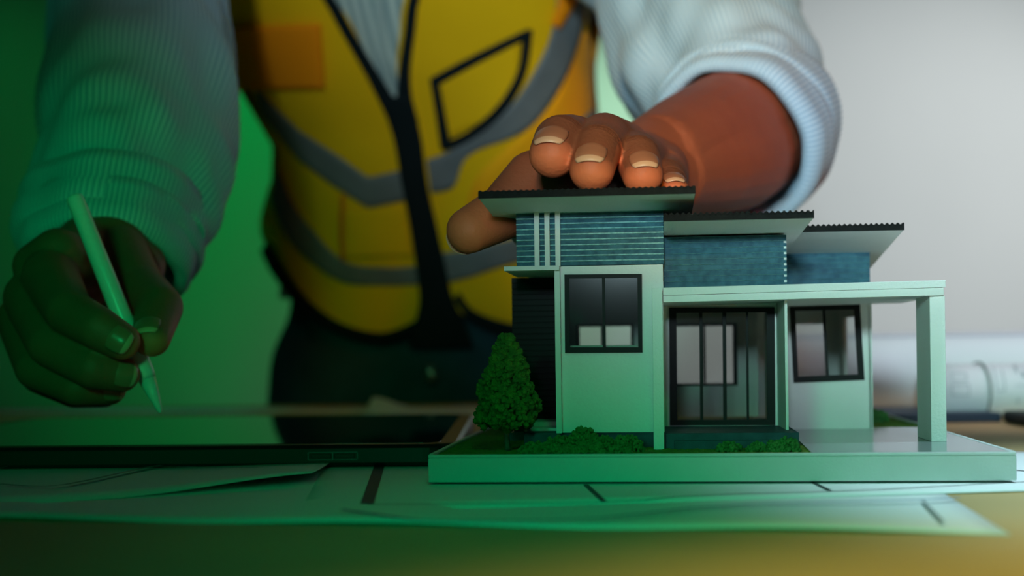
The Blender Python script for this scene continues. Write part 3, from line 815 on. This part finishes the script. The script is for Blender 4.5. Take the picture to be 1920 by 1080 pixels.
# hand on the roof: index, middle, ring, little, thumb
Fi = dict(
    index=[(P(1130, 290, .690), .0125), (P(1072, 268, .645), .0112), (P(1049, 264, .617), .0098), (P(1037, 289, .606), .0090)],
    middle=[(P(1165, 282, .690), .0125), (P(1132, 262, .640), .0106), (P(1119, 280, .609), .0091), (P(1110, 318, .596), .0083)],
    ring=[(P(1205, 305, .690), .0120), (P(1188, 292, .645), .0100), (P(1196, 297, .620), .0087), (P(1205, 328, .608), .0077)],
    little=[(P(1245, 330, .690), .0105), (P(1248, 338, .660), .0084), (P(1256, 347, .648), .0070), (P(1262, 357, .641), .0062)],
    thumb=[(P(1090, 340, .705), .0150), (P(1002, 338, .672), .0125), (P(945, 398, .663), .0112), (P(880, 432, .650), .0092)])
Fi = {k: [(p, r * 1.16) for p, r in v_] for k, v_ in Fi.items()}
for k, pts in Fi.items(): balls += finger(pts)
pal = [(P(1130, 290, .690), P(1200, 306, .740)), (P(1165, 285, .690), P(1210, 303, .740)), (P(1205, 305, .690), P(1222, 310, .740)), (P(1240, 325, .690), P(1235, 318, .74)), (P(1090, 340, .705), P(1190, 325, .745))]
for a, b_ in pal: balls += chain([(a, .0125), (b_, .0155)], .3)
# forearm R, slightly flattened bundle
balls += chain([(P(1196, 302, .735), .0165), (P(1222, 300, .765), .0235)], .2)
balls += chain([(P(1215, 325, .735), .0165), (P(1240, 330, .765), .0225)], .2)
balls += chain([(P(1235, 300, .770), .0255), (P(1290, 280, .83), .0325), (P(1350, 262, .90), .0400), (P(1396, 236, .97), .0430), (EL_R, .038)], .15)
balls += chain([(P(1250, 325, .770), .0235), (P(1320, 310, .83), .0290), (P(1375, 290, .90), .0360), (P(1400, 260, .97), .042)], .15)
balR = balls
# stylus hand
pen = lambda t: tip.lerp(top, t)
Fl = dict(
    index=[(P(95, 520, .745), .0150), (P(130, 585, .705), .0118), (P(185, 615, .692), .0106), (P(228, 640, .692), .0092)],
    middle=[(P(60, 560, .755), .0150), (P(95, 645, .715), .0118), (P(175, 690, .702), .0106), (P(228, 702, .708), .0090)],
    ring=[(P(45, 600, .775), .0145), (P(70, 690, .735), .0115), (P(145, 725, .720), .0100), (P(205, 728, .728), .0088)],
    little=[(P(50, 620, .80), .0125), (P(75, 705, .765), .0098), (P(140, 735, .750), .0086), (P(195, 738, .755), .0076)],
    thumb=[(P(225, 475, .80), .0155), (P(262, 540, .765), .0135), (P(298, 576, .735), .0125), (P(284, 634, .712), .0096)])
balls = []
for k, pts in Fl.items(): balls += finger(pts)
for a, b_ in [(Fl['index'][0][0], P(165, 465, .805)), (Fl['middle'][0][0], P(170, 480, .81)), (Fl['ring'][0][0], P(185, 500, .82)), (Fl['little'][0][0], P(200, 520, .83)), (Fl['thumb'][0][0], P(205, 480, .82))]:
    balls += chain([(a, .0145), (b_, .019)], .25)
balls += chain([(P(110, 480, .755), .015), (P(70, 500, .76), .013)], .25)
balls += chain([(P(205, 470, .815), .0245), (P(212, 440, .855), .029), (P(235, 330, .91), .036), (EL_L, .040)], .15)
balls += chain([(P(240, 500, .82), .021), (P(238, 450, .855), .027), (P(245, 350, .91), .032)], .2)
balL = balls

def add_tone(me, pads, knuckles=()):
    import numpy as np
    n = len(me.vertices); co = np.empty(n * 3); me.vertices.foreach_get('co', co); co = co.reshape(-1, 3)
    no = np.empty(n * 3); me.vertices.foreach_get('normal', no); no = no.reshape(-1, 3)
    tone = np.zeros(n)
    for c, r, d in pads:
        q = np.linalg.norm(co - np.array(c), axis=1) / r
        side = np.clip((no @ np.array(d)) * 1.6 + .35, 0, 1)
        tone = np.maximum(tone, np.clip(1.9 - q, 0, 1) * side)
    for c, r in knuckles:   # darker skin over the finger backs and knuckles
        q = np.linalg.norm(co - np.array(c), axis=1) / r
        tone = np.where(tone > .05, tone, np.minimum(tone, -.75 * np.clip(1.8 - q, 0, 1)))
    at = me.attributes.new('tone', 'FLOAT', 'POINT'); at.data.foreach_set('value', tone.astype('f'))

nails = []   # (tip ball, previous joint, radius, dorsal hint)
def pads_of(F, dors):
    out = []
    for k, pts in F.items():
        t_, r_ = pts[-1]; p_ = pts[-2][0]; a = (t_ - p_).normalized(); dn = dors[k]; dn = (dn - a * dn.dot(a)).normalized()
        nails.append((t_, a, dn, r_, k)); d = (a * .75 - dn * .65).normalized()
        out.append((t_ - a * .0, r_ * 1.25, d))
    return out
up = Vector((0, 0, 1)); fw = Vector((0, -1, 0))
padR = pads_of(Fi, dict(index=up + fw * .05, middle=up + fw * .1, ring=up + fw * .1, little=up, thumb=Vector((.3, 1, 0))))
padL = pads_of(Fl, dict(index=fw + up * .15, middle=fw + up * .1, ring=fw, little=fw, thumb=fw + Vector((-.05, 0, .1))))
def creases(me, F, amp=.0005):
    """skin folds across the finger joints, on the back of the fingers"""
    js = []
    for k, pts in F.items():
        for q in (1, 2):
            c, r = pts[q]; a = (pts[q + 1][0] - pts[q - 1][0]).normalized(); js.append((c, r, a, (-.0022, -.0008, .0007, .0021)))
    for vv in me.vertices:
        for c, r, a, ks in js:
            d = vv.co - c
            if d.length < r * 1.45:
                s_ = d.dot(a) + .0003 * math.sin(900 * (d.x + d.z)); g_ = sum(math.exp(-((s_ - k_) / .00042) ** 2) for k_ in ks)
                n_ = (d - a * d.dot(a))
                if n_.length > 1e-5 and n_.normalized().z > -.2: vv.co = vv.co - n_.normalized() * amp * g_
meR = blob_mesh(balR, .0008, 7); creases(meR, Fi); add_tone(meR, padR, [(p, r * 1.35) for k, v_ in Fi.items() if k != 'thumb' for p, r in v_[1:3]])
meL = blob_mesh(balL, .0012, 5); add_tone(meL, padL)
# rest of the body (under the clothes) and head
hc = Vector((-.11, 1.10, .765)); tiltm = Matrix.Rotation(math.radians(28), 3, 'X')
bb = []
bb += chain([(Vector((-.11, 1.665, -.02)), .075), (Vector((-.11, 1.575, .20)), .085), (Vector((-.11, 1.465, .38)), .09), (Vector((-.11, 1.33, .50)), .065), (Vector((-.11, 1.19, .62)), .052), (Vector((-.11, 1.15, .68)), .052)], .3)
bb += chain([(Vector((-.15, 1.665, -.02)), .075), (Vector((-.15, 1.52, .30)), .08)], .3) + chain([(Vector((-.07, 1.665, -.02)), .075), (Vector((-.07, 1.52, .30)), .08)], .3)
for sh, el in ((shR, EL_R), (shL, EL_L)):
    bb += chain([(Vector((-.11, 1.36, .47)), .055), (sh, .050), (el, .036)], .25)
for sx in (-1, 1):
    bb += chain([(Vector((-.11 + sx * .075, 1.63, -.06)), .080), (Vector((-.11 + sx * .09, 1.67, -.38)), .050), (Vector((-.11 + sx * .095, 1.70, -.68)), .032), (Vector((-.11 + sx * .10, 1.62, -.735)), .022)], .25)
def hp(x, y, z): return hc + tiltm @ Vector((x, y, z))
I3 = tiltm
bb += [(hc, (.072, .092, .105), I3), (hp(0, -.03, -.075), (.050, .055, .045), I3), (hp(0, -.065, -.095), (.026, .024, .022), I3)]
bb += chain([(hp(0, -.085, .012), .009), (hp(0, -.100, -.022), .012)], .3) + [(hp(.012, -.092, -.028), .009), (hp(-.012, -.092, -.028), .009)]
for sx in (-1, 1):
    bb += [(hp(sx * .074, .008, -.008), (.008, .018, .030), I3), (hp(sx * .030, -.080, .028), (.024, .010, .008), I3), (hp(sx * .036, -.062, -.018), (.022, .022, .022), I3)]
bb += [(hp(0, -.088, -.052), (.024, .008, .006), I3), (hp(0, -.087, -.063), (.022, .009, .006), I3)]
meB = blob_mesh(bb, .006, 4); add_tone(meB, [])
bm = bmesh.new()
for me_ in (meR, meL, meB): bm.from_mesh(me_)
bmesh.ops.translate(bm, vec=-PI_, verts=bm.verts)
me = bpy.data.meshes.new('body'); bm.to_mesh(me); bm.free(); me.materials.append(M['skin'])
me.polygons.foreach_set('use_smooth', [True] * len(me.polygons))
body = bpy.data.objects.new('body', me); COL.objects.link(body); body.parent = person
for (c, a, dn, r, k) in nails:
    s = a.cross(dn).normalized(); v = []; f = []; nu, nv = 12, 10
    Lb, Lf = .62 * r, .62 * r
    for j in range(nv + 1):
        q = j / nv; y = -Lb + (Lb + Lf) * q
        wd = math.radians(44) * (1 - .12 * (q - .45) ** 2 * 4) * (1.0 if q > .12 else .75)
        if q > .9: wd *= .93
        for i in range(nu + 1):
            th = (i / nu * 2 - 1) * wd; cv = r * (1.03 if q > .1 else .98) - max(0, y - .05 * r) ** 2 / (1.9 * r)
            arc = .10 * r * (1 - (i / nu * 2 - 1) ** 2) * (1 if q > .5 else -1) * abs(q - .5) * 2
            v.append(c + a * (y + arc) + dn * math.cos(th) * cv + s * math.sin(th) * cv * .98)
    mi = []
    for j in range(nv):
        for i in range(nu):
            q = j * (nu + 1) + i; f.append((q, q + 1, q + nu + 2, q + nu + 1)); mi.append(1 if j >= nv - 2 else 0)
    o = obj('fingernail', [p - PI_ for p in v], f, [M['nail'], M['nailedge']], body, True, mi)
    sl_ = o.modifiers.new('t', 'SOLIDIFY'); sl_.thickness = .0003; sl_.offset = 1
for sx in (-1, 1):
    mm_ = blob_mesh([(hp(sx * .030, -.078, .010), .011)], .002, 1); mm_.materials.append(M['eye'])
    mm_.transform(Matrix.Translation(-PI_)); e_ = bpy.data.objects.new('eye', mm_); COL.objects.link(e_); e_.parent = body
hm = blob_mesh([(hp(0, .012, .028), (.078, .092, .092), I3), (hp(0, .045, -.01), (.070, .062, .080), I3)], .005, 3)
hm.materials.append(M['hair']); hm.transform(Matrix.Translation(-PI_)); ho = bpy.data.objects.new('hair', hm); COL.objects.link(ho); ho.parent = body

# jeans
jb = []
for sx in (-1, 1):
    jb += chain([(Vector((-.11 + sx * .058, 1.635, .02)), .112), (Vector((-.11 + sx * .064, 1.645, -.08)), .116), (Vector((-.11 + sx * .09, 1.700, -.38)), .075), (Vector((-.11 + sx * .097, 1.730, -.66)), .062)], .15)
jb += chain([(Vector((-.152, 1.636, .095)), .104), (Vector((-.030, 1.636, .095)), .104)], .15)
jb += chain([(Vector((-.165, 1.630, .03)), .110), (Vector((-.050, 1.630, .03)), .110)], .15)
jm = blob_mesh(jb, .006, 6); jm.materials.append(M['jeans']); jm.transform(Matrix.Translation(-PI_))
jm.polygons.foreach_set('use_smooth', [True] * len(jm.polygons))
jo = bpy.data.objects.new('jeans', jm); COL.objects.link(jo); jo.parent = person; jo['label'] = 'dark blue jeans'
for sx in (-1, 1):
    c = Vector((-.11 + sx * .10, 1.64, FL + .045))
    sm = blob_mesh(chain([(c + Vector((0, .06, .005)), .040), (c + Vector((0, 0, 0)), .042), (c + Vector((0, -.11, -.010)), .034)], .2), .005, 3)
    for vv in sm.vertices: vv.co.z = max(vv.co.z, FL + .001)
    sm.materials.append(M['shoe']); sm.transform(Matrix.Translation(-PI_)); so = bpy.data.objects.new('shoe', sm); COL.objects.link(so); so.parent = person

# ---- safety vest
vest = empty('safety_vest', (0, 0, 0)); vest.parent = person; vest['label'] = 'orange safety vest with grey bands, black trim and pockets'
VP = vest
# back and sides of the vest (shell round the torso)
rings = []
for k in range(30):
    z = .15 + (.50 - .15) * k / 29; xc, hw, yf, hd = tsec(z); ring = []
    for i in range(41):
        th = math.pi * 0.93 + math.pi * 1.14 * i / 40; c, s = math.cos(th), math.sin(th)
        x = xc + (hw + .008) * math.copysign(abs(c) ** (2 / 2.3), c); y = yf + hd - (hd + .008) * math.copysign(abs(s) ** (2 / 2.3), s)
        ring.append(Vector((x, y, z)))
    rings.append(ring)
v, f, uv = loft(rings, closed=False)
o = pobj('vest_back', v, f, M['vest'], True, uv, VP); s_ = o.modifiers.new('t', 'SOLIDIFY'); s_.thickness = .002
# front panels: edge pairs (outer, inner) down the chest, in matching rows
hemL = [(352, -260), (345, -120), (368, -10), (395, 70), (440, 125), (470, 170), (492, 230), (519, 300), (503, 360), (488, 425), (512, 480), (560, 548), (632, 606), (712, 627), (770, 610)]
innL = [(470, -260), (555, -120), (612, -10), (632, 40), (665, 110), (690, 160), (712, 205), (738, 290), (756, 360), (768, 425), (778, 480), (786, 530), (790, 570), (792, 595), (790, 606)]
innL = [(x + 24, y) if y > 0 else (x + 8, y) for x, y in innL]
strip('front_panel', hemL, innL, .009, M['vestyellow'], 70, 18, .002, VP, label='left front panel of the vest')
hemR = [(1150, -260), (1130, -120), (1100, 0), (1104, 60), (1112, 120), (1118, 180), (1118, 240), (1112, 300), (1105, 360), (1098, 430), (1092, 500), (1085, 560), (1060, 595), (1000, 612), (930, 606)]
innR = [(860, -260), (812, -120), (775, 0), (768, 60), (762, 120), (768, 180), (780, 240), (800, 300), (812, 360), (824, 430), (836, 490), (848, 540), (862, 568), (880, 585), (905, 600)]
innR = [(x - 18, y) for x, y in innR]
strip('front_panel', hemR, innR, .009, M['vestyellow'], 70, 18, .002, VP, label='right front panel of the vest')
# reflective bands
strip('side_panel', [(1080, 60), (1040, 190), (955, 275), (890, 340), (868, 430)], [(1104, 60), (1118, 180), (1115, 290), (1105, 360), (1098, 430)], .0105, M['vest'], 30, 8, .0015, VP, label='deeper orange side panel of the vest')
strip('reflective_band', [(478, 165), (560, 245), (630, 290), (690, 333), (742, 322), (775, 316)], [(492, 215), (560, 300), (620, 345), (690, 390), (750, 378), (782, 372)], .012, M['band'], 40, 6, .0015, VP, False)
strip('reflective_band', [(800, 300), (840, 285), (905, 245), (965, 190), (1010, 120), (1035, 60), (1048, -20), (1060, -140)], [(808, 362), (850, 350), (880, 290), (985, 245), (1050, 165), (1085, 80), (1100, 0), (1120, -140)], .012, M['band'], 44, 6, .0015, VP)
strip('reflective_band', [(520, 315), (545, 375), (580, 425), (645, 490), (720, 502), (780, 500)], [(508, 372), (530, 430), (570, 480), (640, 528), (720, 535), (790, 533)], .012, M['band'], 40, 6, .0015, VP)
strip('reflective_band', [(828, 475), (880, 468), (930, 455), (1000, 435), (1085, 400)], [(838, 530), (880, 520), (940, 500), (1010, 480), (1090, 448)], .012, M['band'], 30, 6, .0015, VP)
strip('reflective_band', [(1060, 250), (1090, 225), (1114, 205)], [(1062, 300), (1090, 275), (1114, 255)], .012, M['band'], 12, 4, .0015, VP)
# black neck edging and zip tape
strip('neck_edging', [(440, -260), (520, -120), (600, -10), (640, 60), (680, 130), (706, 180), (730, 230)], [(462, -260), (542, -120), (622, -10), (662, 60), (705, 130), (735, 180), (760, 230)], .013, M['tape'], 40, 4, .002, VP)
strip('neck_edging', [(850, -260), (805, -120), (768, -10), (758, 60), (748, 130), (744, 180), (750, 230)], [(872, -260), (826, -120), (788, -10), (778, 60), (770, 130), (772, 180), (785, 230)], .013, M['tape'], 40, 4, .002, VP)
strip('zip_tape', [(712, 182), (738, 260), (752, 340), (768, 420), (780, 500), (786, 560), (778, 606), (765, 650)], [(770, 182), (790, 260), (800, 340), (818, 420), (836, 500), (848, 555), (868, 600), (888, 650)], .014, M['tape'], 50, 6, .003, VP, label='black zip tape down the middle of the vest')
strip('hem_edging', [(488, 470), (512, 515), (560, 572), (632, 622), (712, 642), (775, 622), (800, 600)], [(500, 455), (520, 490), (565, 553), (635, 604), (712, 624), (770, 606), (790, 590)], .0135, M['tape'], 40, 3, .002, VP)
strip('hem_edging', [(850, 560), (880, 598), (940, 625), (1000, 632), (1060, 614), (1100, 560)], [(862, 548), (886, 580), (942, 603), (1000, 610), (1055, 594), (1086, 552)], .0135, M['tape'], 40, 3, .002, VP)
# pockets
strip('pocket_flap', [(432, 52), (436, 110), (440, 168)], [(600, 46), (604, 106), (608, 166)], .017, M['vestpocket'], 14, 12, .003, VP, False, 'orange chest pocket flap')
strip('phone_pocket', [(822, 158), (832, 212), (836, 258)], [(980, 72), (972, 150), (935, 215)], .0125, M['vestyellow'], 16, 12, .002, VP, False, 'slanted chest pocket edged in black')
pk = [(812, 155), (985, 60)]
strip('pocket_piping', [(806, 148), (880, 108), (990, 55)], [(814, 164), (890, 122), (992, 70)], .0145, M['tape'], 20, 3, .002, VP)
strip('pocket_piping', [(806, 150), (816, 210), (826, 280)], [(822, 148), (834, 210), (846, 272)], .0145, M['tape'], 20, 3, .002, VP)
strip('pocket_piping', [(980, 60), (972, 130), (935, 195), (880, 245), (826, 270)], [(998, 56), (985, 140), (945, 210), (888, 258), (832, 284)], .0145, M['tape'], 24, 3, .002, VP)
strip('lower_pocket', [(642, 395), (640, 440), (640, 485)], [(762, 385), (770, 440), (776, 480)], .0122, M['vestyellow'], 12, 8, .002, VP, False, 'lower pocket of the vest')
strip('pocket_seam', [(640, 365), (636, 430), (640, 490)], [(646, 365), (642, 430), (646, 490)], .0145, M['vestseam'], 12, 2, .001, VP)
strip('shoulder_strap', [(1030, -120), (1050, -20), (1035, 45)], [(1060, -120), (1085, -20), (1050, 55)], .016, M['vestpocket'], 12, 3, .0015, VP)
strip('shirt_placket', [(690, -80), (705, 60), (728, 180)], [(712, -80), (722, 60), (738, 180)], .006, M['shirtbody'], 20, 3, .002, shirt)
# zip pull below the hem
o = stick('zip_pull', P(806, 682, 1.50) - PI_, P(810, 718, 1.50) - PI_, [(0, .003), (.2, .006), (.8, .006), (1, .003)], M['chrome'], person)
